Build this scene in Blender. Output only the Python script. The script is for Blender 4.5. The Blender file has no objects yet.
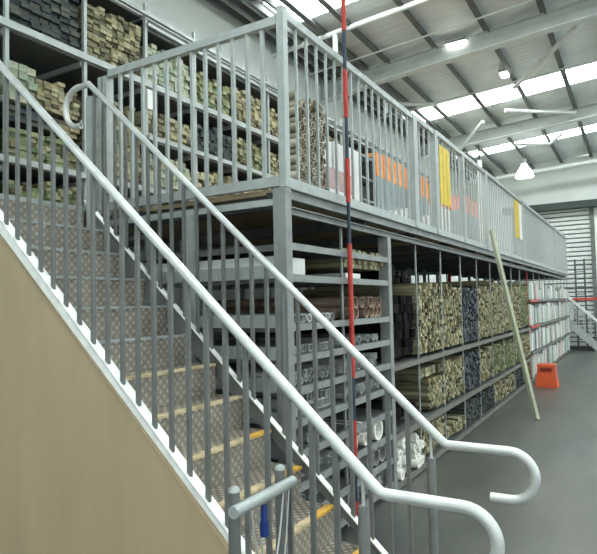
import bpy, math, random
from mathutils import Vector, Matrix
random.seed(7)
C = bpy.context.scene.collection
ORG = {}

# ------------------------------------------------------------------ helpers
class MB:
    """collects boxes, bars and tubes into one mesh"""
    def __init__(s): s.v = []; s.f = []; s.mi = []; s.sm = []
    def add(s, vs, fs, m=0, smooth=False):
        b = len(s.v); s.v += [tuple(v) for v in vs]
        for f in fs: s.f.append(tuple(b + i for i in f)); s.mi.append(m); s.sm.append(smooth)
        return s
    def box(s, x0, x1, y0, y1, z0, z1, m=0):
        vs = [(x, y, z) for x in (x0, x1) for y in (y0, y1) for z in (z0, z1)]
        return s.add(vs, [(0, 1, 3, 2), (4, 6, 7, 5), (0, 4, 5, 1), (2, 3, 7, 6), (0, 2, 6, 4), (1, 5, 7, 3)], m)
    def prism(s, poly, axis, a, b, m=0):
        """poly: 2d points, extruded along axis from a to b"""
        n = len(poly)
        def P(p, t):
            if axis == 'y': return (p[0], t, p[1])
            if axis == 'x': return (t, p[0], p[1])
            return (p[0], p[1], t)
        vs = [P(p, a) for p in poly] + [P(p, b) for p in poly]
        fs = [tuple(range(n)), tuple(reversed(range(n, 2 * n)))] + [(i, (i + 1) % n, n + (i + 1) % n, n + i) for i in range(n)]
        return s.add(vs, fs, m)
    def bar(s, a, b, w, h, up=(0, 0, 1), m=0):
        a = Vector(a); b = Vector(b); d = (b - a).normalized(); u = Vector(up)
        r = d.cross(u)
        if r.length < 1e-5: r = d.cross(Vector((1, 0, 0)))
        r.normalize(); u = r.cross(d).normalized()
        vs = [p + r * sx * w / 2 + u * sz * h / 2 for p in (a, b) for sx, sz in ((-1, -1), (1, -1), (1, 1), (-1, 1))]
        return s.add(vs, [(0, 1, 2, 3), (7, 6, 5, 4), (0, 4, 5, 1), (1, 5, 6, 2), (2, 6, 7, 3), (3, 7, 4, 0)], m)
    def tube(s, pts, r, n=12, m=0, caps=True, hollow=0):
        pts = [Vector(p) for p in pts]; rings = []
        d0 = (pts[1] - pts[0]).normalized()
        ref = Vector((0, 0, 1)) if abs(d0.z) < .9 else Vector((1, 0, 0))
        u = d0.cross(ref).normalized()
        for i, p in enumerate(pts):
            if i == 0: d = d0
            elif i == len(pts) - 1: d = (pts[i] - pts[i - 1]).normalized()
            else: d = ((pts[i] - pts[i - 1]).normalized() + (pts[i + 1] - pts[i]).normalized()).normalized()
            u = (u - d * u.dot(d)).normalized(); w = d.cross(u)
            rr = r[i] if isinstance(r, (list, tuple)) else r
            rings.append([p + (u * math.cos(2 * math.pi * k / n) + w * math.sin(2 * math.pi * k / n)) * rr for k in range(n)])
        vs = [v for R in rings for v in R]; fs = []
        for i in range(len(rings) - 1):
            for k in range(n):
                fs.append((i * n + k, i * n + (k + 1) % n, (i + 1) * n + (k + 1) % n, (i + 1) * n + k))
        s.add(vs, fs, m, True)
        if caps and not hollow:
            s.add(rings[0], [tuple(reversed(range(n)))], m); s.add(rings[-1], [tuple(range(n))], m)
        if hollow:   # open mouth with a wall thickness, a dark bore some way in
            for R, p, q in ((rings[0], pts[0], pts[1]), (rings[-1], pts[-1], pts[-2])):
                dd = (q - p).normalized() * min(.25, (q - p).length * .4)
                inner = [p + (v - p) * hollow for v in R]; deep = [v + dd for v in inner]
                vv = list(R) + inner + deep
                ff = [(k, (k + 1) % n, n + (k + 1) % n, n + k) for k in range(n)] + [(n + k, n + (k + 1) % n, 2 * n + (k + 1) % n, 2 * n + k) for k in range(n)] + [tuple(range(2 * n, 3 * n))]
                s.add(vv, ff, m)
        return s
    def build(s, name, mats, parent=None, origin=None):
        if not isinstance(mats, (list, tuple)): mats = [mats]
        if parent is not None: o0 = ORG[parent.name]
        elif origin is not None: o0 = Vector(origin)
        else:
            xs, ys, zs = zip(*s.v)
            o0 = Vector(((min(xs) + max(xs)) / 2, (min(ys) + max(ys)) / 2, min(zs)))
        me = bpy.data.meshes.new(name)
        me.from_pydata([tuple(Vector(v) - o0) for v in s.v], [], s.f)
        for m in mats: me.materials.append(m)
        me.polygons.foreach_set('material_index', s.mi)
        me.polygons.foreach_set('use_smooth', s.sm)
        me.update()
        o = bpy.data.objects.new(name, me); C.objects.link(o)
        if parent is not None: o.parent = parent; ORG[o.name] = o0
        else: o.location = o0; ORG[o.name] = o0
        return o

def tag(o, label=None, cat=None, group=None, kind=None):
    if label: o['label'] = label
    if cat: o['category'] = cat
    if group: o['group'] = group
    if kind: o['kind'] = kind
    return o
def thing(name, loc, label, cat, group=None, kind=None):
    o = bpy.data.objects.new(name, None); C.objects.link(o); o.location = loc; o.empty_display_size = .1
    ORG[o.name] = Vector(loc)
    return tag(o, label, cat, group, kind)
def struct(o, label=None):
    o['kind'] = 'structure'
    if label: o['label'] = label; o['category'] = 'building'
    return o

# ------------------------------------------------------------------ materials
def nmat(name):
    m = bpy.data.materials.new(name); m.use_nodes = True
    nt = m.node_tree; return m, nt, nt.nodes, nt.links, nt.nodes['Principled BSDF']
def plain(name, col, rough=.5, metal=0, var=.12, scale=6, bump=0, stretch=(1, 1, 1), spec=None):
    m, nt, N, L, B = nmat(name)
    tc = N.new('ShaderNodeTexCoord'); mp = N.new('ShaderNodeMapping'); mp.inputs['Scale'].default_value = stretch
    no = N.new('ShaderNodeTexNoise'); no.inputs['Scale'].default_value = scale; no.inputs['Detail'].default_value = 5
    L.new(tc.outputs['Object'], mp.inputs['Vector']); L.new(mp.outputs['Vector'], no.inputs['Vector'])
    r = N.new('ShaderNodeValToRGB'); r.color_ramp.elements[0].position = .3; r.color_ramp.elements[1].position = .7
    r.color_ramp.elements[0].color = tuple(c * (1 - var) for c in col) + (1,)
    r.color_ramp.elements[1].color = tuple(min(1, c * (1 + var)) for c in col) + (1,)
    L.new(no.outputs['Fac'], r.inputs['Fac']); L.new(r.outputs['Color'], B.inputs['Base Color'])
    B.inputs['Roughness'].default_value = rough; B.inputs['Metallic'].default_value = metal
    if spec is not None: B.inputs['Specular IOR Level'].default_value = spec
    if bump:
        b = N.new('ShaderNodeBump'); b.inputs['Strength'].default_value = bump; b.inputs['Distance'].default_value = .01
        L.new(no.outputs['Fac'], b.inputs['Height']); L.new(b.outputs['Normal'], B.inputs['Normal'])
    return m
def island(name, cols, rough=.75, grain=True, metal=0):
    """every loose piece and every object takes its own colour of the ramp"""
    m, nt, N, L, B = nmat(name)
    g = N.new('ShaderNodeNewGeometry'); oi = N.new('ShaderNodeObjectInfo')
    ad = N.new('ShaderNodeMath'); ad.operation = 'ADD'; fr = N.new('ShaderNodeMath'); fr.operation = 'FRACT'
    L.new(g.outputs['Random Per Island'], ad.inputs[0]); L.new(oi.outputs['Random'], ad.inputs[1]); L.new(ad.outputs[0], fr.inputs[0])
    r = N.new('ShaderNodeValToRGB'); r.color_ramp.interpolation = 'CONSTANT'
    els = r.color_ramp.elements
    while len(els) < len(cols): els.new(.5)
    for i, c in enumerate(cols):
        els[i].position = i / len(cols); els[i].color = tuple(c) + (1,)
    L.new(fr.outputs[0], r.inputs['Fac'])
    if grain:
        tc = N.new('ShaderNodeTexCoord'); no = N.new('ShaderNodeTexNoise'); no.inputs['Scale'].default_value = 30; no.inputs['Detail'].default_value = 4
        mp = N.new('ShaderNodeMapping'); mp.inputs['Scale'].default_value = (.15, 1, 1)
        L.new(tc.outputs['Object'], mp.inputs['Vector']); L.new(mp.outputs['Vector'], no.inputs['Vector'])
        mr = N.new('ShaderNodeMapRange'); mr.inputs['From Min'].default_value = .3; mr.inputs['From Max'].default_value = .7
        mr.inputs['To Min'].default_value = .75; mr.inputs['To Max'].default_value = 1.15
        L.new(no.outputs['Fac'], mr.inputs['Value'])
        vm = N.new('ShaderNodeVectorMath'); vm.operation = 'SCALE'
        L.new(r.outputs['Color'], vm.inputs[0]); L.new(mr.outputs['Result'], vm.inputs['Scale'])
        L.new(vm.outputs['Vector'], B.inputs['Base Color'])
    else: L.new(r.outputs['Color'], B.inputs['Base Color'])
    B.inputs['Roughness'].default_value = rough; B.inputs['Metallic'].default_value = metal
    B.inputs['Specular IOR Level'].default_value = .3
    return m
def tread_plate(name, base, raised, rough=.45, metal=.25, k=54):
    m, nt, N, L, B = nmat(name)
    tc = N.new('ShaderNodeTexCoord'); sp = N.new('ShaderNodeSeparateXYZ'); L.new(tc.outputs['Object'], sp.inputs[0])
    def M(op, a, b=None, v=None):
        n = N.new('ShaderNodeMath'); n.operation = op
        for i, x in ((0, a), (1, b)):
            if x is None: continue
            if isinstance(x, (int, float)): n.inputs[i].default_value = x
            else: L.new(x, n.inputs[i])
        return n.outputs[0]
    v = M('ADD', sp.outputs['X'], sp.outputs['Z']); u = sp.outputs['Y']
    a = M('ABSOLUTE', M('SINE', M('MULTIPLY', M('ADD', u, v), k)))
    b = M('ABSOLUTE', M('SINE', M('MULTIPLY', M('SUBTRACT', M('MULTIPLY', u, 1.0), v), k)))
    h = M('MULTIPLY', a, b)
    h = N2 = M('POWER', h, 2.0)
    mx = N.new('ShaderNodeMix'); mx.data_type = 'RGBA'
    mx.inputs[6].default_value = tuple(base) + (1,); mx.inputs[7].default_value = tuple(raised) + (1,)
    L.new(h, mx.inputs[0])
    no = N.new('ShaderNodeTexNoise'); no.inputs['Scale'].default_value = 5; no.inputs['Detail'].default_value = 6; L.new(tc.outputs['Object'], no.inputs['Vector'])
    mr = N.new('ShaderNodeMapRange'); mr.inputs['From Min'].default_value = .3; mr.inputs['From Max'].default_value = .7
    mr.inputs['To Min'].default_value = .7; mr.inputs['To Max'].default_value = 1.2; L.new(no.outputs['Fac'], mr.inputs['Value'])
    vm = N.new('ShaderNodeVectorMath'); vm.operation = 'SCALE'; L.new(mx.outputs[2], vm.inputs[0]); L.new(mr.outputs['Result'], vm.inputs['Scale'])
    L.new(vm.outputs['Vector'], B.inputs['Base Color'])
    bp = N.new('ShaderNodeBump'); bp.inputs['Strength'].default_value = .6; bp.inputs['Distance'].default_value = .004
    L.new(h, bp.inputs['Height']); L.new(bp.outputs['Normal'], B.inputs['Normal'])
    B.inputs['Roughness'].default_value = rough; B.inputs['Metallic'].default_value = metal
    return m
def glow(name, col, s):
    m, nt, N, L, B = nmat(name)
    B.inputs['Base Color'].default_value = tuple(col) + (1,)
    B.inputs['Emission Color'].default_value = tuple(col) + (1,); B.inputs['Emission Strength'].default_value = s
    return m
def corrugated(name, col, axis, period, rough=.6, metal=0., depth=.02, dark=.75):
    """sheet with ribs: bump plus a soft relief"""
    m, nt, N, L, B = nmat(name)
    tc = N.new('ShaderNodeTexCoord'); w = N.new('ShaderNodeTexWave'); w.wave_type = 'BANDS'; w.bands_direction = axis
    w.inputs['Scale'].default_value = 2 * math.pi / period / 20; L.new(tc.outputs['Object'], w.inputs['Vector'])
    b = N.new('ShaderNodeBump'); b.inputs['Strength'].default_value = 1; b.inputs['Distance'].default_value = depth
    L.new(w.outputs['Fac'], b.inputs['Height']); L.new(b.outputs['Normal'], B.inputs['Normal'])
    no = N.new('ShaderNodeTexNoise'); no.inputs['Scale'].default_value = 1.3; no.inputs['Detail'].default_value = 6; L.new(tc.outputs['Object'], no.inputs['Vector'])
    r = N.new('ShaderNodeValToRGB'); r.color_ramp.elements[0].position = .3; r.color_ramp.elements[1].position = .7
    r.color_ramp.elements[0].color = tuple(c * .88 for c in col) + (1,); r.color_ramp.elements[1].color = tuple(c * 1.08 for c in col) + (1,)
    L.new(no.outputs['Fac'], r.inputs['Fac']); L.new(r.outputs['Color'], B.inputs['Base Color'])
    B.inputs['Roughness'].default_value = rough; B.inputs['Metallic'].default_value = metal
    return m

M_rail = plain('galvanised_tube', (.66, .69, .69), .36, .45, .08, 9)
M_guard = plain('galvanised_guard', (.40, .44, .44), .5, .35, .1, 12)
M_steel = plain('galvanised_rack', (.27, .29, .29), .55, .3, .15, 10)
M_dsteel = plain('dark_steel', (.10, .11, .11), .6, .2, .2, 8)
M_bstring = plain('bright_stringer', (.88, .9, .88), .45, .1, .1, 14)
M_bal = plain('baluster_steel', (.17, .18, .178), .5, .35, .12, 12)
M_ply = plain('plywood', (.44, .345, .225), .7, 0, .07, 1.6, stretch=(3, 3, .5))
M_plyedge = plain('plywood_edge', (.62, .47, .30), .75, 0, .12, 20)
M_riser = tread_plate('checker_plate', (.27, .25, .215), (.50, .46, .39))
M_tread = tread_plate('checker_plate_tread', (.22, .195, .16), (.62, .56, .47))
M_nose = plain('nosing', (.60, .49, .31), .6, 0, .3, 12)
M_nosey = plain('yellow_nosing', (.74, .43, .07), .55, 0, .25, 12)
M_deck = plain('deck_board', (.36, .28, .18), .8, 0, .2, 5)
M_wall = plain('painted_wall', (.84, .89, .86), .8, 0, .05, 1.2)
M_roof = corrugated('roof_foil', (.88, .94, .95), 'Y', .2, .6, .0, .008)
M_purlin = plain('purlin_dark', (.14, .155, .15), .6, .2, .15, 4)
M_rafter = plain('rafter_paint', (.50, .54, .52), .55, .1, .1, 3)
M_rafterl = plain('lit_flange_and_brace', (.72, .77, .75), .5, .1, .06, 3)  # paler flange and brace paint; the flange's light is put into the colour
M_white = plain('white_paint', (.75, .77, .76), .5, 0, .06, 6)
M_black = plain('black_rubber', (.02, .022, .025), .6, 0, .2, 6)
M_red = plain('red_paint', (.52, .045, .035), .5, 0, .15, 9)
M_blued = plain('dark_blue', (.02, .045, .075), .5, 0, .2, 9)
M_blue = plain('blue_plastic', (.01, .035, .2), .4, 0, .1, 9)
M_orange = plain('orange_plastic', (.58, .085, .02), .4, 0, .1, 8)
M_orangec = plain('orange_carton', (.85, .34, .11), .6, 0, .12, 8)
M_yellow = plain('yellow_sheet', (.62, .45, .03), .5, 0, .08, 8)
M_greyc = plain('grey_carton', (.30, .36, .40), .6, 0, .25, 7)
M_whitec = plain('white_carton', (.74, .76, .75), .6, 0, .08, 7)
M_pink = plain('mauve_carton', (.50, .34, .34), .6, 0, .2, 7)
M_tan = island('tan_tube', [(.36, .32, .25), (.50, .46, .37), (.28, .24, .18), (.62, .58, .49)])
M_pvc = plain('white_pvc', (.80, .80, .75), .45, 0, .1, 9)
M_tgreen = island('green_timber', [(.17, .21, .10), (.25, .29, .15), (.21, .20, .10), (.12, .17, .09), (.33, .34, .21), (.10, .09, .05)])
M_tyel = island('yellow_timber', [(.34, .30, .17), (.25, .235, .14), (.46, .42, .27), (.18, .175, .11), (.31, .31, .20), (.10, .085, .055)])
M_tslate = island('slate_timber', [(.045, .06, .06), (.07, .085, .08), (.03, .04, .045), (.11, .12, .10), (.055, .06, .075)])
M_tblue = island('blue_timber', [(.05, .06, .08), (.08, .09, .115), (.03, .035, .045), (.13, .14, .15)])
M_tpale = island('pale_timber', [(.33, .40, .30), (.42, .46, .36), (.26, .33, .24), (.48, .48, .36)])
M_tdark = island('dark_timber', [(.006, .006, .007), (.014, .014, .014), (.02, .018, .018), (.008, .008, .01)], .95)  # near-black stock colour, also standing in for shade in the unlit slots
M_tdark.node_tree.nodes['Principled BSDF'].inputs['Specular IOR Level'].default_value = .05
M_tube = island('steel_section', [(.52, .55, .55), (.42, .45, .45), (.66, .69, .68), (.34, .36, .37)], .45, False, .2)
M_pack = island('white_pack', [(.60, .62, .60), (.48, .52, .50), (.70, .70, .68), (.40, .44, .42), (.62, .52, .50), (.36, .46, .42), (.55, .57, .55)], .6)

# ------------------------------------------------------------------ setting
XW = -6.0
def rz(x): return 6.9 + .07 * (x - XW)          # roof underside
def floor_material():
    m, nt, N, L, B = nmat('concrete_floor')
    tc = N.new('ShaderNodeTexCoord')
    a = N.new('ShaderNodeTexNoise'); a.inputs['Scale'].default_value = .9; a.inputs['Detail'].default_value = 7; a.inputs['Roughness'].default_value = .6
    b = N.new('ShaderNodeTexNoise'); b.inputs['Scale'].default_value = .35; b.inputs['Detail'].default_value = 3
    mp = N.new('ShaderNodeMapping'); mp.inputs['Scale'].default_value = (2.2, .7, 1)
    L.new(tc.outputs['Object'], mp.inputs['Vector']); L.new(mp.outputs['Vector'], a.inputs['Vector']); L.new(tc.outputs['Object'], b.inputs['Vector'])
    r = N.new('ShaderNodeValToRGB'); r.color_ramp.elements[0].position = .3; r.color_ramp.elements[1].position = .7
    r.color_ramp.elements[0].color = (.05, .056, .053, 1); r.color_ramp.elements[1].color = (.105, .115, .108, 1)
    L.new(a.outputs['Fac'], r.inputs['Fac'])
    mx = N.new('ShaderNodeMix'); mx.data_type = 'RGBA'; mx.blend_type = 'MULTIPLY'; mx.inputs[0].default_value = 1
    r2 = N.new('ShaderNodeValToRGB'); r2.color_ramp.elements[0].position = .35; r2.color_ramp.elements[1].position = .65
    r2.color_ramp.elements[0].color = (.92, .85, .78, 1); r2.color_ramp.elements[1].color = (1, 1, 1, 1)
    L.new(b.outputs['Fac'], r2.inputs['Fac']); L.new(r.outputs['Color'], mx.inputs[6]); L.new(r2.outputs['Color'], mx.inputs[7])
    L.new(mx.outputs[2], B.inputs['Base Color'])
    B.inputs['Roughness'].default_value = .36
    B.inputs['Specular IOR Level'].default_value = .4
    return m
YB = 24.0
struct(MB().box(-6.2, 14, -12, 24.2, -.2, 0).build('floor', floor_material()))
struct(MB().box(XW - .2, XW, -12, 24.2, 0, 6.95).build('wall_left', M_wall))
mb = MB()   # back wall around the roller door opening
DX0, DX1, DZ = -4.1, -1.36, 5.16
mb.box(-6, DX0, YB, YB + .2, 0, 7.1).box(DX0, DX1, YB, YB + .2, DZ, 7.15).box(DX1, 14, YB, YB + .2, 0, 8.4)
struct(mb.build('wall_back', M_wall))
# roof sheets with translucent daylight strips between them
SKY = [(-7.2, -6.1), (-.7, .4), (5.2, 6.2), (8.0, 8.95), (14.9, 15.95), (20.2, 21.0)]  # strips out of view are added to top-light the handrails
M_sky = glow('translucent_sheet', (.93, 1.0, .98), 13.0)
ys = [-12.0]
mb = MB()
def roof_sheet(mb, y0, y1, x0=-6.2, x1=14):
    return mb.prism([(x0, rz(x0)), (x1, rz(x1)), (x1, rz(x1) + .05), (x0, rz(x0) + .05)], 'y', y0, y1)
y = -12.0
for a, b in SKY:
    roof_sheet(mb, y, a); y = b
roof_sheet(mb, y, 24.2)
for a, b in SKY: roof_sheet(mb, a, b, -6.2, -5.3)
struct(mb.build('ceiling', M_roof))
for i, (a, b) in enumerate(SKY):
    struct(roof_sheet(MB(), a, b, -5.3, 14).build('window_%d' % (i + 1), M_sky))
# purlins run with the aisle, z-shaped under the sheets
n = 1
px = -5.8
while px < 12:
    w = .11 if px > -5 else .05
    mb = MB(); z = rz(px)
    mb.box(px - w / 2, px - w / 2 + .012, -12, 24, z - .16, z).box(px - w / 2, px + w / 2, -12, 24, z - .172, z - .16)
    struct(mb.build('trim_%d' % n, M_purlin)); n += 1
    px += .24 if px < -4.9 else (1.02 if px > -4.6 else .5)
# rafters across, with flanges painted paler as lit, and braces
def rafter(y, depth=.30, drop=.173):
    global n
    mb = MB()
    xs = (-6, 14)
    def pz(x, d): return rz(x) - drop - d
    mb.prism([(-6, pz(-6, depth * 1.3)), (-4.6, pz(-4.6, depth)), (14, pz(14, depth)), (14, pz(14, 0)), (-6, pz(-6, 0))], 'y', y - .008, y + .008, 0)
    for x0, x1 in ((-6, -4.6), (-4.6, 14)):
        d0 = depth * 1.3 if x0 == -6 else depth
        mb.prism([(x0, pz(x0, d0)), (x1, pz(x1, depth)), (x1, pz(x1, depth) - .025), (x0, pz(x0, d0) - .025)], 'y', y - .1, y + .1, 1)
    mb.prism([(-6, pz(-6, 0)), (14, pz(14, 0)), (14, pz(14, 0) + .02), (-6, pz(-6, 0) + .02)], 'y', y - .1, y + .1, 0)
    struct(mb.build('trim_%d' % n, [M_rafter, M_rafterl])); n += 1
for y in (-6.2, -.2, 5.6, 11.35, 17.6): rafter(y)
def trim_bar(a, b, w, m=M_rafterl):
    global n
    struct(MB().tube([a, b], w, 8).build('trim_%d' % n, m)); n += 1
for y, r in ((2.9, .02), (9.36, .05), (10.6, .018), (14.2, .018), (19.4, .018)):
    trim_bar((-6, y, rz(-6) - .2), (13.9, y, rz(13.9) - .2), r)
trim_bar((-.72, 11.5, 6.80), (-1.99, 13.7, 6.80), .045, M_white)
trim_bar((-.72, 11.5, 6.80), (-2.3, 14.1, 6.78), .045, M_white)
trim_bar((-2.85, 15.9, 6.85), (-1.27, 17.35, 6.9), .05)
trim_bar((-5.0, 13.2, 6.66), (-4.11, 13.96, 6.70), .05)
trim_bar((-4.7, 17.8, 6.35), (-3.5, 16.2, 6.75), .05)
trim_bar((-4.62, 9.36, 6.75), (-4.62, 9.36, 6.25), .05)
trim_bar((-4.62, 11.8, 6.35), (-4.62, 11.8, 5.95), .05)
trim_bar((-3.0, 17.9, 6.4), (-2.3, 20.6, 6.95), .04); trim_bar((-1.7, 17.9, 6.5), (-2.3, 20.6, 6.95), .04)
trim_bar((-5.9, 22.6, 6.35), (12, 22.6, 7.3), .09)
# roller door
M_slat = plain('roller_slat', (.66, .70, .68), .5, .3, .08, 5)
mb = MB(); z = 0.0
while z < DZ:
    mb.prism([(YB + .10, z), (YB + .02, z + .01), (YB + .02, z + .125), (YB + .10, z + .135)], 'x', DX0, DX1); z += .17
mb.box(DX0, DX1, YB + .1, YB + .12, 0, DZ, 1)
door = struct(mb.build('door_1', [M_slat, M_purlin]))
for x in (DX0, DX1):
    struct(MB().box(x - .07, x + .07, YB - .09, YB - .005, 0, DZ).build('trim_%d' % n, M_purlin)); n += 1
struct(MB().box(DX0 - .35, DX1 + 6, YB - .45, YB - .005, DZ, DZ + .25).build('trim_%d' % n, plain('green_black', (.03, .05, .045), .5, 0, .1, 5))); n += 1

# ------------------------------------------------------------------ timber
PL = []     # planks: x0 x1 y0 y1 z0 z1 mat label group
GR = {}
def pack(xf, y0, y1, z0, z1, mat, label, group, cw=.09, ch=.045, depth=1.15, jag=.0, gap=.004, jx=.05, fill=1):
    nc = max(1, int((y1 - y0) / cw)); cwr = (y1 - y0) / nc
    top = z1
    for c in range(nc):
        t = z1 - jag * random.random() ** 1.3 * (z1 - z0)
        z = z0
        while z + ch <= t + .001:
            x1 = xf - random.random() * jx
            dw = random.uniform(0, .006)
            PL.append((x1 - depth, x1, y0 + c * cwr + gap / 2, y0 + (c + 1) * cwr - gap / 2 - dw, z + .0005, z + ch - gap, mat, label, group))
            z += ch
XL = -4.62
P0 = 2.93; PD = .82
def bay(i): return P0 + PD * i + .045, P0 + PD * (i + 1) - .045
S = lambda m, lab, grp: (m, lab, grp)
# left rack, nearest bays
def lp(i, z0, z1, m, what, jag=.0, ch=.045, cw=.09, y=None):
    a, b = bay(i) if y is None else y
    pack(XL, a, b, z0, z1, m, what, what, cw, ch, jag=jag)
lp(-1, 3.13, 3.95, M_tgreen, 'greenish treated timber plank at the near end of the tall wall rack', .3)
lp(-1, 4.30, 4.85, M_tpale, 'pale green timber plank on the upper level at the near end of the tall wall rack')
a, b = bay(0)
lp(0, 3.13, 3.44, M_tgreen, 'green timber plank at the foot of the first full bay of the tall wall rack', .05)
pack(XL, a, a + .5, 3.46, 3.63, M_tslate, 'dark slate timber plank in the thin band inside the first full bay', 'dark slate planks in a thin band', .09, .045)
pack(XL, a + .5, b, 3.46, 3.63, M_tyel, 'yellow timber plank beside the thin slate band in the first full bay', 'yellow planks beside the thin slate band', .09, .045)
pack(XL, a, a + .27, 3.64, 4.04, M_tpale, 'pale green timber plank heaped beside the first upright of the tall wall rack', 'pale green planks heaped in the first bay', .09, .07, jag=.25)
pack(XL, a + .27, b, 3.64, 3.97, M_tyel, 'yellow green timber plank under the dark gap in the first bay of the tall wall rack', 'yellow green planks in the first bay', .075, .04, jag=.3)
lp(0, 4.31, 4.99, M_tslate, 'dark slate timber plank in the black stack above the first long beam', .12, .05, .1)
lp(1, 4.31, 4.93, M_tyel, 'yellow timber plank in the square stack at the top of the second bay', .06, .04, .075)
lp(1, 3.13, 4.02, M_tyel, 'yellow timber plank in the pile under the square stack of the second bay', .35, .05)
for i in (-1, 0, 1):
    lp(i, 2.66, 3.0, (M_tgreen, M_tgreen, M_tyel)[i + 1], 'timber plank on the lowest visible shelf behind the stair landing, bay %s' % ('nearest', 'middle', 'farthest')[i + 1], .25, .04, .07)
for i in range(2, 16):
    far = 'behind the front guard rail' if i < 6 else 'deep behind the side guard rail'
    for z0, z1, k in ((2.66, 3.0, 0), (3.13, 3.55, 1), (3.72, 4.10, 2), (4.31, 4.82, 3)):
        m = random.choice([M_tgreen, M_tyel, M_tyel, M_tslate, M_tpale])
        if i < 4 and k == 3: m = M_tpale if i == 2 else M_tgreen
        nm = ('floor', 'low', 'middle', 'top')[k]
        lp(i, z0, z1 + .04 - random.random() * .08, m, 'timber plank on the %s shelf of the wall rack %s' % (nm, far), .22, .05 if i < 6 else .07, .09 if i < 6 else .1)
# rack under the mezzanine, ends facing the aisle
XF = -2.07; B0 = 3.33; BD = .92
def mbay(i): return B0 + BD * i + (.045 if i in (0, 2) else .017), B0 + BD * (i + 1) - (.045 if i in (1,) else .017)
def mp(i, z0, z1, m, what, jag=.05, ch=.038, cw=.055, depth=1.5):
    a, b = mbay(i); pack(XF - (.03 if m == M_tdark else 0), a, b, z0, z1, m, what, what, cw, ch, jag=jag, depth=depth)
mp(1, 2.10, 2.30, M_tyel, 'mossy yellow timber plank in the small bundle high beside the striped pole', .25, .04, .06)
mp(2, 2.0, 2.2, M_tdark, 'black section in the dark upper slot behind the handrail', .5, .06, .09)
mp(2, 1.24, 1.95, M_tdark, 'section painted black for the shade of the unlit middle slot behind the handrail', .1, .09, .1)
mp(2, .62, .8, M_tdark, 'section painted black for shade, low in the unlit slot behind the handrail', .3, .09, .1)
mp(3, .95, 1.07, M_tyel, 'long brown plank lying on top of the black gap', .2, .05, .1)
for i in range(3, 11):
    w = ('first', 'second', 'third', 'fourth', 'fifth', 'sixth', 'seventh', 'eighth')[i - 3]
    m3 = M_tblue if i == 5 else (M_tyel if i < 8 else random.choice([M_tgreen, M_tyel]))
    mp(i, 1.22, 2.0 + random.random() * .17, m3, 'timber plank end at eye height under the mezzanine, %s timber bay' % w, .12, .038)
    m2 = M_tblue if i == 5 else (M_tyel if i in (3, 4, 6) else random.choice([M_tgreen, M_tyel]))
    if i > 3: mp(i, .56, 1.06 + random.random() * .04, m2, 'timber plank end on the knee high shelf, %s timber bay' % w, .1, .038)
    if i == 3:
        a, b = mbay(3); pack(XF, a + .35, b, .56, .93, M_tyel, 'timber plank end filling half the shelf beside the black gap', 'timber plank end filling half the shelf beside the black gap', .055, .038, jag=.1, depth=1.5)
    m1 = M_tyel if i < 5 else random.choice([M_tgreen, M_tyel, M_tslate])
    mp(i, .10, (.28 if i == 4 else .44), m1, 'timber plank end just above the floor, %s timber bay' % w, .3, .038)
CAMP = Vector((0, 0, 1.8))
def size(p): return (p[3] - p[2]) * (p[5] - p[4]) / (Vector((p[1], (p[2] + p[3]) / 2, (p[4] + p[5]) / 2)) - CAMP).length_squared
def in_frame(p):
    d = Vector((p[1], p[3], p[5])) - CAMP
    return p[3] > 2.9
order = sorted([p for p in PL if in_frame(p)], key=size, reverse=True)
# the pallets of planks hidden behind the stair treads or the deck are not picked as individuals
order = [p for p in order if not (p[1] < -4 and p[5] < 2.95)]
solo = order[:300]; ids = set(map(id, solo))
cache = {}
def plank_mesh(dx, dy, dz, m):
    k = (round(dx, 2), round(dy, 3), round(dz, 3), m.name)
    if k not in cache:
        mb = MB(); c = .004
        poly = [(-dy / 2 + c, 0), (dy / 2 - c, 0), (dy / 2, c), (dy / 2, dz - c), (dy / 2 - c, dz), (-dy / 2 + c, dz), (-dy / 2, dz - c), (-dy / 2, c)]
        mb.prism(poly, 'x', -dx / 2, dx / 2)
        me = bpy.data.meshes.new('timber_plank'); me.from_pydata(mb.v, [], mb.f); me.materials.append(m); me.update()
        cache[k] = me
    return cache[k]
for p in solo:
    o = bpy.data.objects.new('timber_plank', plank_mesh(p[1] - p[0], p[3] - p[2], p[5] - p[4], p[6])); C.objects.link(o)
    o.location = ((p[0] + p[1]) / 2, (p[2] + p[3]) / 2, p[4])
    tag(o, p[7], 'timber plank', p[8])
mats = []; mb = MB()
for p in PL:
    if id(p) in ids: continue
    if p[6] not in mats: mats.append(p[6])
    mb.box(*p[:6], m=mats.index(p[6]))
tag(mb.build('timber_planks', mats), 'remaining sawn timber stacked end-on in the racks along the aisle and the wall', 'timber', kind='stuff')

# ------------------------------------------------------------------ left rack
t = thing('storage_rack', (-5.2, 8.5, 0), 'tall galvanised rack along the white side wall, full of timber ends', 'rack')
for i in range(-1, 17):
    y = P0 + PD * i
    mb = MB().box(-4.63, -4.595, y - .018, y + .018, 0, 5.2).box(-5.85, -5.78, y - .03, y + .03, 0, 5.2)
    for zz in (2.6, 3.05, 3.66, 4.25, 5.08): mb.box(-5.78, -4.66, y - .015, y + .015, zz - .05, zz)
    mb.build('upright_frame', M_guard, t)
for z, y0, y1, th in ((3.09, 2.1, 16, .055), (4.27, 2.1, 16, .065), (3.68, P0 + PD * 2, 16, .05), (4.95, P0 + PD * 2, 16, .035), (5.06, P0 + PD, 16, .035), (2.62, 3.4, 16, .05)):
    MB().box(-4.60, -4.56, y0, y1, z - th / 2, z + th / 2).build('shelf_beam', M_guard, t)
    MB().box(-5.78, -4.66, y0, y1, z - .02, z + .012).build('shelf_board', M_dsteel, t)
for k, (yy, zz) in enumerate(((3.25, 5.02), (3.55, 5.0))):
    pass
cr = thing('slatted_crate', (-4.9, 3.22, 4.99), 'white slatted crate on top of the dark slate timber', 'crate')
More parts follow.
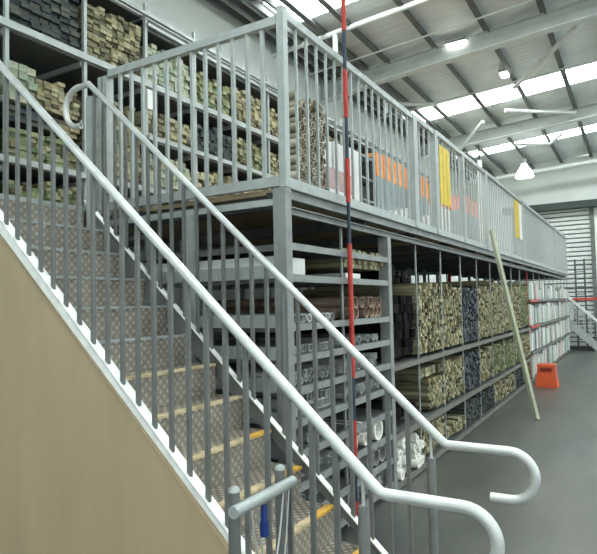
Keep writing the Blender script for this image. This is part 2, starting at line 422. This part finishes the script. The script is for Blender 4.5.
for k in range(9): MB().box(-4.70, -4.685, 3.02 + k * .045, 3.05 + k * .045, 4.99, 5.25).build('slat', M_whitec, cr)
MB().box(-5.2, -4.70, 3.02, 3.42, 4.99, 5.25).build('body', M_whitec, cr)
tag(MB().box(-5.1, -4.69, 3.56, 3.70, 4.99, 5.13).build('carton', M_whitec), 'small white carton on the dark timber beside the second upright', 'carton')
tag(MB().box(-4.56, -4.545, 4.53, 4.61, 3.98, 4.20).build('price_card', M_white), 'white card hung on the rack upright behind the front guard rail', 'card')

# ------------------------------------------------------------------ mezzanine floor
ZD = 2.61; XM = -3.80; YE = 21.7
t = thing('mezzanine_floor', (-3.3, 12.5, 0), 'raised steel and board mezzanine floor carried on the aisle rack', 'mezzanine')
MB().box(-4.54, -2.09, 3.37, YE, 2.575, ZD).build('deck_board', M_deck, t)
MB().box(-4.54, XM, 2.22, 3.37, 2.575, ZD).build('landing_board', M_deck, t)
def channel(mb, x, y0, y1, z0, z1, out=.04, th=.006):
    mb.box(x, x + th, y0, y1, z0, z1).box(x, x + out, y0, y1, z1 - th, z1).box(x, x + out, y0, y1, z0, z0 + th); return mb
channel(MB(), -2.075, 3.375, YE, 2.525, 2.605).build('edge_channel', M_steel, t)
channel(MB(), -2.075, 3.375, YE, 2.42, 2.475).build('support_channel', M_steel, t)
MB().box(XM, -2.1, 3.31, 3.35, 2.485, 2.533).build('front_beam', M_guard, t)
MB().box(-4.54, XM, 2.2, 2.24, 2.5, 2.605).build('landing_beam', M_guard, t)
for k in range(14):
    y = 3.42 + k * 1.38
    MB().box(-4.5, -2.12, y, y + .05, 2.48, 2.573).build('joist', M_dsteel, t)
for x in (-3.42, -2.78, -2.16):
    MB().box(x - .03, x + .03, 3.30, 3.36, 2.535, 2.573).build('packer_block', M_black, t)
MB().box(-3.82, -3.76, 2.24, 2.30, 0, 2.5).build('landing_post', M_steel, t)

# rack 1 : steel section rack (two bays and its front)
def rack(name, i0, i1, label, levels, beam=M_steel, postmat=M_steel, red=()):
    y0 = B0 + BD * i0; y1 = B0 + BD * i1
    t = thing(name, (-2.95, (y0 + y1) / 2, 0), label, 'rack')
    for i in range(i0, i1 + (1 if i1 == 20 else 0)):
        y = B0 + BD * i
        w = .04 if i in (0, 2) else .014
        mm = M_red if i in red else postmat
        MB().box(-2.13 if w > .03 else -2.10, -2.03 if w > .03 else -2.085, y - w, y + w, 0, 2.42 if i else 2.6).build('post', mm, t)
        MB().box(-3.84, -3.77, y - w, y + w, 0, 2.45).build('post', mm, t)
        mb = MB()
        for z in levels: mb.box(-3.77, -2.115, y - .014, y + .014, z - .05, z - .01)
        mb.build('cross_arm', M_dsteel, t)
    for z in levels:
        MB().box(-2.060, -2.035, y0 + .03, y1 - .03, z - .045, z + .004).build('shelf_beam', beam, t)
        MB().box(-3.77, -2.08, y0 + .03, y1 - .03, z - .02, z - .001).build('shelf_board', M_dsteel, t)
    if red:
        yr = B0 + BD * i0
        for z in (1.78, 1.2): MB().box(-2.034, -2.026, yr + .02, yr + 1.1, z - .05, z + .01).build('red_bracket', M_red, t)
    return t
L1 = [.12, .34, .56, .78, 1.0, 1.22, 1.44, 1.66, 2.0, 2.22]
r1 = rack('section_rack', 0, 2, 'close shelved steel rack below the corner post, holding grey metal sections', L1)
MB().box(-2.915, -2.845, 3.29, 3.35, 0, 2.48).build('post', M_guard, r1)
for z in L1[:9]:
    MB().box(-3.77, -2.1, 3.295, 3.325, z - .02, z + .07).build('front_beam', M_guard, r1)
MB().box(-3.77, -2.12, 3.365, 3.375, 2.03, 2.14).build('front_panel', M_white, r1)
r2 = rack('timber_rack', 2, 11, 'long aisle rack of three shelves filled with yellow green timber ends', [.06, .52, 1.18], plain('brown_steel', (.17, .165, .15), .55, .2, .15, 8))
r3 = rack('goods_rack', 11, 20, 'far end of the aisle rack holding pale wrapped goods, with a red upright', [.06, .62, 1.2, 1.78], plain('brown_steel_far', (.15, .15, .14), .55, .2, .15, 8), red=(11,))

# steel sections lying across the rack, mouths towards the aisle
def section_mesh(kind, r, L):
    mb = MB()
    if kind == 'round': mb.tube([(-L / 2, 0, r), (L / 2, 0, r)], r, 10, hollow=.8)
    else:
        o, i = r, r * .8
        for (a, b, c, d) in ((-o, o, 0, o - i), (-o, o, o + i, 2 * o), (-o, -i, o - i, o + i), (i, o, o - i, o + i)): mb.box(-L / 2, L / 2, a, b, c, d)
    return mb
lv = ['lowest', 'second', 'third', 'fourth', 'fifth', 'sixth', 'seventh', 'eighth', 'ninth', 'tenth']
cnt = 0
base = {}
for i in (0, 1):
    a, b = B0 + BD * i + .05, B0 + BD * (i + 1) - .05
    for k, z in enumerate(L1):
        if i == 1 and k in (1, 2, 3, 7, 9): continue
        if i == 0 and k in (8, 9): continue
        if i == 1 and k == 8: continue
        kind = 'round' if (i + k) % 2 else 'square'
        r = (.028, .034, .024)[(k + i) % 3]; L = 1.55
        key = (kind, r)
        if key not in base:
            me = section_mesh(kind, r, L).build('steel_section', M_tube, origin=(0, 0, 0)); base[key] = me.data; bpy.data.objects.remove(me)
        rows = 2 if k in (0, 4, 5) else 1
        n_ = int((b - a) / (2 * r + .003))
        for row in range(rows):
            if row * 2 * r + 2 * r > .15: continue
            for j in range(n_ - row):
                if row and random.random() < .15: continue
                o = bpy.data.objects.new('steel_section', base[key]); C.objects.link(o)
                jx = random.uniform(-.05, .02)
                o.location = (-2.91 + jx, a + r + j * (2 * r + .003) + row * r, z + row * 2 * r)
                g = '%s steel sections on the %s shelf of the %s bay' % (kind, lv[k], 'corner' if i == 0 else 'second')
                tag(o, 'grey %s steel section on the %s shelf of the %s bay' % (kind, lv[k], 'corner post' if i == 0 else 'striped pole'), 'steel section', g)
# bay 2 goods : rusty ended tubes, large ducts, white pipe bundles
def pipes(y0, y1, z0, rows, r, mat, name, label, group, cat, L=1.5, hollow=.85, xj=.04, fac=.9):
    me = None; n_ = int((y1 - y0) / (2 * r + .002))
    for row in range(rows):
        for j in range(n_ - (row % 2)):
            if me is None:
                o = MB().tube([(-L / 2, 0, 0), (L / 2, 0, 0)], r, 14, hollow=hollow).build(name, mat, origin=(0, 0, 0)); me = o.data
            else: o = bpy.data.objects.new(name, me); C.objects.link(o)
            o.location = (-2.07 - L / 2 + random.uniform(-xj, xj), y0 + r + j * (2 * r + .002) + (r if row % 2 else 0), z0 + r + row * r * 2 * fac)
            tag(o, label, cat, group)
a, b = B0 + BD + .05, B0 + BD * 2 - .05
pipes(a, b, 1.665, 2, .05, plain('rusty_tube', (.30, .22, .17), .6, .2, .6, 7), 'steel_tube', 'grey tube with rust stains above the black gap beside the striped pole', 'rust stained tubes', 'tube')
pipes(a, a + .42, .575, 2, .055, M_pvc, 'plastic_pipe', 'small white pipe in the bundle beside the red foot of the striped pole', 'small white pipes', 'pipe')
pipes(a + .44, b, .565, 1, .1, M_pvc, 'duct_pipe', 'wide white duct mouth beside the small white pipes', 'wide white duct', 'pipe', hollow=.72)
pipes(a + .1, b, .355, 1, .075, plain('grey_duct', (.30, .31, .30), .5, .2, .15, 8), 'duct_pipe', 'grey duct mouth lying on the shelf under the white pipes', 'grey ducts low in the second bay', 'pipe')
a, b = mbay(2)
pipes(a, a + .52, .065, 4, .054, M_pvc, 'plastic_pipe', 'white plastic pipe in the tall stack near the floor beyond the wide post', 'white plastic pipes in the tall stack', 'pipe', hollow=.38)
pipes(a + .58, b, .065, 4, .045, M_pvc, 'plastic_pipe', 'white plastic pipe in the narrow stack next to the lowest timber', 'white plastic pipes in the narrow stack', 'pipe', hollow=.38)
tag(MB().box(-2.75, -2.10, 3.42, 3.66, 2.013, 2.13).build('carton', M_whitec), 'long white carton on the upper shelf right behind the corner post', 'carton')
tag(MB().box(-2.6, -2.11, 4.36, 4.66, 2.013, 2.055).build('carton', M_whitec), 'flat white carton under the mossy timber bundle', 'carton')

# far goods : pale wrapped packs, one by one
for i in range(11, 20):
    a, b = mbay(i)
    for lvl, z in enumerate((.073, .633, 1.213, 1.793)):
        y = a
        while y < b - .12:
            w = random.uniform(.2, .34); w = min(w, b - y)
            h = (random.uniform(.38, .5) if lvl < 3 else random.uniform(.22, .42))
            d = .9; x1 = -2.04 - random.random() * .06
            mb = MB(); c = .025
            mb.prism([(y + .004 + c, z), (y + w - .004 - c, z), (y + w - .004, z + c), (y + w - .004, z + h - 2 * c), (y + w - .004 - 2 * c, z + h), (y + .004 + 2 * c, z + h), (y + .004, z + h - 2 * c), (y + .004, z + c)], 'x', x1 - d, x1)
            tag(mb.build('wrapped_pack', M_pack), 'pale wrapped pack on the %s level of the far aisle rack' % ('floor', 'second', 'third', 'top')[lvl], 'pack', 'pale wrapped packs on the %s level of the far rack' % ('floor', 'second', 'third', 'top')[lvl])
            y += w
        
# ------------------------------------------------------------------ staircase
YN, YFR = 2.2, 3.1
SL = .9162; NO = -.868; ST = -.812
RI = ZD / 13
xn = lambda z: -(z - NO) / SL
t = thing('staircase', (-2.3, 2.65, 0), 'steel staircase of chequered treads rising to the mezzanine, with tubular handrails', 'staircase')
ang = math.atan(SL)
for k in range(1, 13):
    z = RI * k; x = xn(z); xb = xn(z + RI)
    MB().box(xb - .012, x, YN + .02, YFR - .02, z - .025, z).build('tread', M_tread, t)
    MB().box(x - .045, x + .006, YN + .022, YFR - .022, z - .012, z + .004).build('nosing', M_nosey if k <= 2 else (M_nose if k < 8 else M_guard), t)
    if 3 <= k <= 5: MB().box(x - .04, x + .008, 2.86, YFR - .024, z - .010, z + .006).build('yellow_strip', M_nosey, t)
for k in range(0, 13):
    z = RI * k; x = xn(z + RI)
    MB().box(x - .014, x - .004, YN + .021, YFR - .021, z + .001, z + RI - .026).build('riser', M_riser, t)
MB().box(XM - .06, XM + .006, YN + .022, 3.36, ZD - .03, ZD + .006).build('landing_nosing', M_guard, t)
def stringer(y0, y1, lo, hi, inset=0):
    mb = MB(); xa, xb = -.89 - .02, XM
    za = lambda x: -SL * x + ST
    mb.prism([(xa, max(0, za(xa) - lo)), (xa, za(xa) + hi), (xb, za(xb) + hi), (xb, za(xb) - lo)], 'y', y0, y1)
    return mb
sn = stringer(YN - .03, YN - .02, .085, .0)
sn.prism([(-.9, -SL * -.9 + ST - .004), (-.9, -SL * -.9 + ST + .004), (XM, -SL * XM + ST + .004), (XM, -SL * XM + ST - .004)], 'y', YN - .03, YN + .035)
sn.build('stringer', M_bstring, t)
sf = stringer(YFR, YFR + .012, .28, .0); sf.build('stringer', M_bal, t)
mb = MB().prism([(-.9, -SL * -.9 + ST - .004), (-.9, -SL * -.9 + ST + .006), (XM, -SL * XM + ST + .006), (XM, -SL * XM + ST - .004)], 'y', YFR - .025, YFR + .02)
mb.build('stringer_flange', M_bstring, t)
# timber side panel under the near stringer
za = lambda x: -SL * x + ST - .085
sp = MB().prism([(-.9 - .11, 0), (-1.01, za(-1.01)), (XM, za(XM)), (XM, 0)], 'y', YN - .010, YN + .010).build('side_panel', M_ply, t)
sp['label'] = 'plain plywood panel closing the side of the stair'
MB().prism([(-1.01, za(-1.01) - .012), (-1.01, za(-1.01) + .004), (XM, za(XM) + .004), (XM, za(XM) - .012)], 'y', YN - .013, YN - .0).build('panel_edge', M_plyedge, t)
# handrails
RC = .172
hz = lambda x: -SL * x + RC
def arc(cx, cz, r, a0, a1, y, n=14):
    return [(cx + r * math.cos(math.radians(a0 + (a1 - a0) * i / n)), y, cz + r * math.sin(math.radians(a0 + (a1 - a0) * i / n))) for i in range(n + 1)]
xk = (RC - 1.025) / SL     # where the slope meets the level run
def handrail(y, top):
    pts = []
    if top:   # loop at the head, hooked back down
        zt = 3.62; xt = (RC - zt) / SL; r = .165
        cx = xt - .12; cz = zt - r
        pts += [(-3.86, y, cz - r + .005)] + list(reversed(arc(cx, cz, r, 75, 262, y)))
        pts += [(xt, y, hz(xt))]
    else: pts += [(-3.95, y, hz(XM) + .02), (XM, y, hz(XM))]
    pts += [(xk - .03, y, hz(xk - .03)), (xk, y, 1.028), (xk + .03, y, 1.025)]
    r = .122
    pts += arc(-.60, 1.025 - r, r, 90, -90, y, 16)
    pts += [(-.70, y, 1.025 - 2 * r)]
    return MB().tube(pts, .0245, 14, hollow=.8).build('handrail', M_rail, t)
handrail(YN, False); handrail(YFR, True)
for y, x0 in ((YN, -1.13), (YFR, -1.14)):
    x = x0; k = 0
    while x > -3.72:
        MB().box(x - .0115, x + .0115, y - .009 - .003, y + .009 - .003, -SL * x + ST - .03, hz(x) - .02).build('baluster', M_bal, t)
        x -= .116
for y, top in ((YN, .965), (YFR, .945)):
    p = MB().tube([(-1.01, y, 0), (-1.01, y, top - .012), (-1.01, y, top)], [.0245, .0245, .02], 14).build('post', M_bal, t)
    MB().tube([(-1.01, y, top), (-1.01, y, hz(-1.01) - .02)], .008, 8).build('pin', M_rail, p)
MB().box(-3.76, -3.70, YFR - .03, YFR + .03, 2.3, 3.5).build('post', M_guard, t)
# foot barrier beside the near stringer
t = thing('foot_barrier', (-1.36, 1.98, 0), 'short galvanised pipe barrier with two capped posts beside the stair foot', 'barrier')
for y in (1.80, 2.13):
    p = MB().tube([(-1.37, y, 0), (-1.37, y, 1.085)], .024, 14).build('post', M_bal, t)
    MB().tube([(-1.37, y, 1.085), (-1.37, y, 1.10), (-1.37, y, 1.107)], [.024, .02, .006], 14).build('post_cap', M_guard, p)
MB().tube([(-1.33, 1.74, 1.03), (-1.33, 2.17, 1.03)], .024, 14).build('crossbar', M_guard, t)
def sag(a, b, s, n=12):
    a = Vector(a); b = Vector(b); return [a.lerp(b, i / n) - Vector((0, 0, s * 4 * (i / n) * (1 - i / n))) for i in range(n + 1)]
tag(MB().tube(sag((-1.335, 1.86, 1.0), (-1.335, 2.10, 1.0), .32), .004, 6).build('chain', M_rail), 'thin looped wire hanging from the pipe barrier', 'wire')
tag(MB().tube(sag((-1.345, 1.92, 1.0), (-1.345, 2.16, 1.0), .45), .004, 6).build('chain', M_rail), 'longer looped wire hanging behind the blue tie', 'wire')
t = thing('tie_strap', (-1.31, 1.93, .84), 'dark blue strap tied under the pipe barrier', 'strap')
MB().box(-1.323, -1.309, 1.91, 1.935, .93, 1.005).build('strap', M_blue, t); MB().tube([(-1.315, 1.922, .885), (-1.315, 1.922, .94)], .018, 10).build('knot', M_blue, t)

# ------------------------------------------------------------------ guard rails
ZR = 3.83
def guard(p0, p1, label, name='guard_rail', step=.15, base=True, top=ZR, th=.028, posts=(0, 1), pw=.035, bw=.0095, z0=2.62, ends=None, wide=None):
    a = Vector((p0[0], p0[1], 0)); b = Vector((p1[0], p1[1], 0)); d = (b - a); L = d.length; u = d / L
    mid = (a + b) / 2
    t = thing(name, (mid.x, mid.y, z0), label, 'guard rail')
    MB().bar(a + Vector((0, 0, top)), b + Vector((0, 0, top)), .05, th * 2).build('top_rail', M_guard, t)
    MB().bar(a + Vector((0, 0, z0 + .03)), b + Vector((0, 0, z0 + .03)), .04, .07).build('bottom_rail', M_guard, t)
    n_ = int(L / step)
    for k in range(1, n_):
        p = a + u * (k * L / n_)
        MB().box(p.x - bw, p.x + bw, p.y - bw, p.y + bw, z0 + .065, top - th).build('baluster', M_guard, t)
    for q in posts:
        p = a if q == 0 else b
        w = pw if not wide else wide
        MB().box(p.x - pw, p.x + pw, p.y - w, p.y + w, z0, top + .02).build('post', M_guard, t)
    return t
XG = -2.08
tt = guard((XM + .02, 3.33), (XG - .01, 3.33), 'front guard rail of the mezzanine facing the stair, from stair head to corner post', top=3.78, posts=(), step=.13, th=.03, bw=.0125)
for x in (-3.86, -3.80): MB().box(x - .022, x + .022, 3.29, 3.37, 2.62, 3.76).build('post', M_guard, tt)
cp = thing('corner_post', (-2.057, 3.335, 2.605), 'tall square corner post where the two guard rails meet', 'post')
MB().box(-2.085, -2.03, 3.305, 3.365, 2.605, 3.86).build('shaft', M_guard, cp)
MB().box(-2.088, -2.027, 3.302, 3.368, 3.86, 3.87).build('cap', M_rail, cp)
segs = [(3.40, 6.06, 'side guard rail nearest the corner post, in front of tan tubes and orange cartons'),
        (6.12, 6.84, 'narrow side guard panel between two wide posts'),
        (6.90, 9.55, 'side guard rail carrying the tall sheet of yellow strips'),
        (9.61, 12.95, 'side guard rail with yellow and white sheets at its far end'),
        (13.0, 18.5, 'side guard rail beyond the yellow and white sheets'),
        (18.56, 21.6, 'last short side guard rail before the roller door')]
for i, (a, b, lab) in enumerate(segs):
    tt = guard((XG, a), (XG, b), lab, posts=((1,) if i == 0 else (0, 1)), wide=.028, top=ZR + .01 + .02 * i if i < 3 else ZR + .06)
MB().box(XG - .035, XG + .035, 8.1, 8.17, 2.62, 3.85).build('post', M_guard, [o for o in bpy.data.objects if o.get('label') == segs[2][2]][0])
# sheets behind the bars, antenna
t = thing('yellow_sign', (-2.06, 7.27, 3.02), 'tall yellow sheet of three strips fixed to the bars beside the two wide posts', 'sign')
for k in range(3): MB().box(-2.068, -2.062, 7.03 + k * .155, 7.165 + k * .155, 3.02, 3.76).build('strip', M_yellow, t)
tag(MB().box(-2.068, -2.062, 12.1, 12.62, 3.05, 3.82).build('yellow_sign', M_yellow), 'smaller yellow sheet farther along, next to the white sheet', 'sign')
tag(MB().box(-2.068, -2.062, 12.64, 12.92, 3.05, 3.8).build('white_sign', M_white), 'white sheet beside the farther yellow sheet', 'sign')
t = thing('whip_mast', (-2.15, 9.6, 2.62), 'thin mast with a black tip sticking up above the side guard rail', 'mast')
MB().box(-2.18, -2.12, 9.57, 9.63, 2.62, 4.1).build('mast', M_white, t); MB().box(-2.17, -2.14, 9.585, 9.61, 4.1, 4.35).build('tip', M_black, t)

# ------------------------------------------------------------------ goods on the mezzanine
for row in range(13):
    for j in range(7):
        if row > 10 and random.random() < .3: continue
        if row == 0 and j == 0:
            o = MB().tube([(-.07, 0, 0), (.07, 0, 0)], .031, 12, hollow=.72).build('cardboard_tube', M_tan, origin=(0, 0, 0)); tm = o.data
        else: o = bpy.data.objects.new('cardboard_tube', tm); C.objects.link(o)
        o.location = (-2.2 + random.uniform(-.008, .008), 3.66 + j * .064 + (.032 if row % 2 else 0), ZD + .035 + row * .0605)
        tag(o, 'tan tube in the stack behind the near side guard rail', 'tube', 'tan tubes on the mezzanine')
for (y0, y1, z1) in ((4.50, 4.72, 3.30), (4.78, 5.02, 3.32), (5.10, 5.34, 3.34)):
    tag(MB().box(-2.75, -2.4, y0, y1, ZD + .003, z1).build('carton', M_whitec), 'tall white panel carton standing beside the tan tubes', 'carton', 'tall white cartons beside the tan tubes')
tag(MB().box(-2.38, -2.25, 4.35, 4.85, 2.80, 2.98).build('carton', M_pink), 'low mauve carton in front of the tall white cartons', 'carton')
tag(MB().box(-2.38, -2.25, 4.35, 4.85, ZD + .003, 2.797).build('carton', M_whitec), 'white carton under the low mauve carton', 'carton')
t = thing('display_shelf', (-2.9, 5.98, ZD), 'dark open shelf unit between the white cartons and the orange cartons', 'shelf')
for z in (2.64, 2.95, 3.2, 3.45): MB().box(-3.1, -2.6, 5.75, 6.2, z, z + .02).build('shelf_board', M_greyc, t)
for y in (5.75, 6.18): MB().box(-3.1, -2.6, y, y + .02, ZD + .003, 3.5).build('side_panel', M_dsteel, t)
for k in range(3):
    tag(MB().box(-2.95, -2.63, 5.79 + k * .13, 5.9 + k * .13, 2.972, 3.12).build('bottle_crate', M_black), 'black crate on the dark open shelf unit', 'crate', 'black crates on the open shelf unit')
for k in range(8):
    y = 6.28 + k * .245
    tag(MB().box(-3.05, -2.6, y, y + .225, ZD + .003, 3.30).build('carton', M_greyc), 'blue grey carton under the row of orange cartons', 'carton', 'blue grey cartons')
    tag(MB().box(-3.0, -2.6, y + .01, y + .22, 3.303, 3.58 + .02 * (k % 2)).build('carton', M_orangec), 'orange carton in the row of eight on the blue grey cartons', 'carton', 'row of orange cartons')
    tag(MB().box(-2.56, -2.4, y + .02, y + .19, ZD + .003, 2.86 + .05 * (k % 3)).build('tub', M_whitec), 'white tub on the deck in front of the blue grey cartons', 'tub', 'white tubs')
for k in range(3):
    tag(MB().box(-2.9, -2.6, 8.62 + k * .26, 8.84 + k * .26, 3.285, 3.62).build('carton', M_orangec), 'orange carton in the separate group of three past the wide posts', 'carton', 'three orange cartons')
    tag(MB().box(-2.9, -2.6, 8.62 + k * .26, 8.84 + k * .26, ZD + .003, 3.28).build('carton', M_whitec), 'white carton under the separate group of three orange cartons', 'carton', 'white cartons under three orange ones')
M_salmon = plain('salmon_carton', (.78, .30, .22), .6, 0, .2, 7)
for k in range(5):
    y = 10.0 + k * .38
    tag(MB().box(-2.95, -2.6, y, y + .34, ZD + .003, 3.38).build('carton', M_greyc), 'grey carton under the salmon cartons far along the deck', 'carton', 'grey cartons under the salmon ones')
    tag(MB().box(-2.95, -2.6, y, y + .34, 3.385, 3.64 + .06 * (k % 2)).build('carton', M_salmon), 'salmon carton on grey cartons far along the deck', 'carton', 'salmon cartons')
M_hang = plain('wall_boarding', (.46, .50, .49), .7, 0, .08, 3)

# ------------------------------------------------------------------ loose things by the aisle
t = thing('striped_pole', (-2.0, 4.22, 0), 'thin vertical pole with red and dark blue bands rising past the guard rail', 'pole')
bands = [(0, .22, 1), (.22, .55, 0), (.55, .86, 1), (.86, 1.2, 0), (1.2, 1.5, 1), (1.5, 2.0, 1), (2.0, 2.28, 1), (2.28, 2.62, 0), (2.62, 2.98, 1), (2.98, 3.32, 0), (3.32, 3.72, 1), (3.72, 4.05, 0), (4.05, 4.5, 1), (4.5, 4.85, 0), (4.85, 6.9, 1)]
for a, b, c in bands:
    MB().tube([(-2.0, 4.22, a), (-2.0, 4.22, b)], .02 if c else .015, 10).build('red_band' if c else 'blue_band', M_red if c else M_blued, t)
tag(MB().bar((-1.37, 9.23, .01), (-1.985, 9.50, 2.92), .07, .05).build('leaning_batten', plain('grey_green_batten', (.34, .36, .26), .7, 0, .15, 8)), 'long pale batten leaning from the floor against the mezzanine edge', 'batten')
# orange step stool
t = thing('step_stool', (-1.68, 12.85, 0), 'orange plastic step stool standing on the floor by the rack', 'stool')
def frustum(x, y, z0, z1, w0, w1, d0, d1):
    vs = [(x + sx * w / 2, y + sy * d / 2, z) for z, w, d in ((z0, w0, d0), (z1, w1, d1)) for sx, sy in ((-1, -1), (1, -1), (1, 1), (-1, 1))]
    return vs, [(3, 2, 1, 0), (4, 5, 6, 7), (0, 1, 5, 4), (1, 2, 6, 5), (2, 3, 7, 6), (3, 0, 4, 7)]
mb = MB(); mb.add(*frustum(-1.68, 12.85, 0, .42, .42, .32, .40, .28)); mb.build('body', M_orange, t)
mb = MB(); mb.add(*frustum(-1.68, 12.85, .42, .46, .36, .33, .31, .28)); mb.build('top', M_orange, t)
MB().box(-1.79, -1.57, 12.68, 12.73, .32, .39).build('hand_slot', plain('slot_dark_red', (.18, .02, .01), .6), t)
# hanging high bay lamp and small ceiling lamps
M_lampg = glow('lamp_glow', (1, 1, .96), 7)
def highbay(x, y, z, label, r=.27, h=.42):
    t = thing('high_bay_lamp', (x, y, z), label, 'lamp')
    MB().tube([(x, y, z), (x, y, z + h * .35), (x, y, z + h * .75), (x, y, z + h)], [r, r * .85, r * .45, r * .25], 20, caps=False).build('shade', M_lampg, t)
    MB().tube([(x, y, z + h), (x, y, z + h + .14)], r * .3, 12).build('ballast', M_rafter, t)
    MB().tube([(x, y, z + h + .14), (x, y, rz(x) - .005)], .008, 6).build('cable', M_rafter, t)
    MB().tube([(x, y, z + .04), (x, y, z + .05)], r * .8, 20).build('diffuser', M_lampg, t)
highbay(-2.9, 19, 5.62, 'glowing bell lamp hanging in front of the white end wall')
def panel_lamp(x, y, z, w, d, label):
    t = thing('ceiling_lamp', (x, y, z), label, 'lamp')
    MB().box(x - w / 2, x + w / 2, y - d / 2, y + d / 2, z + .05, z + .12).build('housing', M_rafter, t)
    MB().box(x - w / 2 + .02, x + w / 2 - .02, y - d / 2 + .02, y + d / 2 - .02, z, z + .05).build('diffuser', M_lampg, t)
panel_lamp(-2.9, 11.5, 6.88, .42, .5, 'square ceiling lamp beside the wide roof beam')
panel_lamp(-2.42, 13.6, 6.92, .2, .3, 'small ceiling lamp before the long daylight strip')

# far end : second stair and pallet frame
t = thing('far_staircase', (-1.6, 21.6, 0), 'distant steel stair rising along the end wall beyond the rack', 'staircase')
MB().bar((-1.18, 21.9, .02), (-2.3, 21.9, 1.12), .04, .18).build('stringer', M_guard, t)
MB().bar((-1.18, 22.6, .02), (-2.3, 22.6, 1.12), .04, .18).build('stringer', M_guard, t)
for k in range(6):
    MB().box(-1.42 - k * .17, -1.22 - k * .17, 21.93, 22.57, .1 + k * .18, .13 + k * .18).build('tread', M_steel, t)
for y in (21.9, 22.6):
    MB().tube([(-1.2, y, .95), (-2.3, y, 2.0)], .024, 8).build('handrail', M_rail, t)
    for k in range(5): MB().tube([(-1.25 - k * .2, y, .1 + k * .19), (-1.25 - k * .2, y, .98 + k * .19)], .015, 6).build('baluster', M_guard, t)
MB().box(-2.3, -1.15, 21.95, 22.55, 0, .12).build('dark_base', M_black, t)  # flat black box along the base of the far stair
t = thing('pallet_frame', (-1.7, 23.1, 0), 'tall ladder shaped rack frame with red beams before the roller door', 'rack')
for x in (-1.92, -1.62): MB().box(x - .03, x + .03, 22.97, 23.03, 0, 3.2).build('upright', M_dsteel, t)
for k in range(11): MB().box(-1.92, -1.62, 22.985, 23.015, .3 + k * .27, .33 + k * .27).build('rung', M_dsteel, t)
MB().box(-2.6, -.2, 22.93, 22.97, 1.72, 1.80).build('beam', M_red, t)
MB().box(-2.6, -.2, 22.93, 22.97, 2.12, 2.16).build('beam', M_dsteel, t)
MB().box(-2.6, -.2, 22.93, 23.5, .95, .99).build('beam', M_dsteel, t)
for (x, z0, z1, w, lb) in ((-2.1, .993, 1.72, .13, 'narrow white box standing in for a daylight glint on the distant frame'), (-1.76, .993, 1.42, .24, 'wider white box standing in for a daylight glint on the distant frame')):
    tag(MB().box(x - w / 2, x + w / 2, 23.1, 23.4, z0, z1).build('daylight_glint', M_white), lb, 'box')  # white boxes stand in for glints of daylight near the door

# ------------------------------------------------------------------ light and camera
w = bpy.data.worlds.new('World'); bpy.context.scene.world = w; w.use_nodes = True
bg = w.node_tree.nodes['Background']; bg.inputs[0].default_value = (.90, 1.0, .97, 1); bg.inputs[1].default_value = 1.2
cam = bpy.data.cameras.new('Camera'); co = bpy.data.objects.new('Camera', cam); C.objects.link(co)
yaw, pit, rol = .532596762, .0470175391, -.0216487184
cy, sy = math.cos(yaw), math.sin(yaw)
fw = Vector((-sy * math.cos(pit), cy * math.cos(pit), math.sin(pit))); rt = Vector((cy, sy, 0)); up = rt.cross(fw)
r2 = math.cos(rol) * rt + math.sin(rol) * up; u2 = -math.sin(rol) * rt + math.cos(rol) * up
co.matrix_world = Matrix(((r2.x, u2.x, -fw.x, 0), (r2.y, u2.y, -fw.y, 0), (r2.z, u2.z, -fw.z, 1.8), (0, 0, 0, 1)))
cam.sensor_width = 36; cam.lens = 574.567 * 36 / 597; cam.clip_start = .05
sc = bpy.context.scene; sc.camera = co
sc.view_settings.view_transform = 'Standard'; sc.view_settings.look = 'None'; sc.view_settings.gamma = 1
sc.view_settings.exposure = 0.3
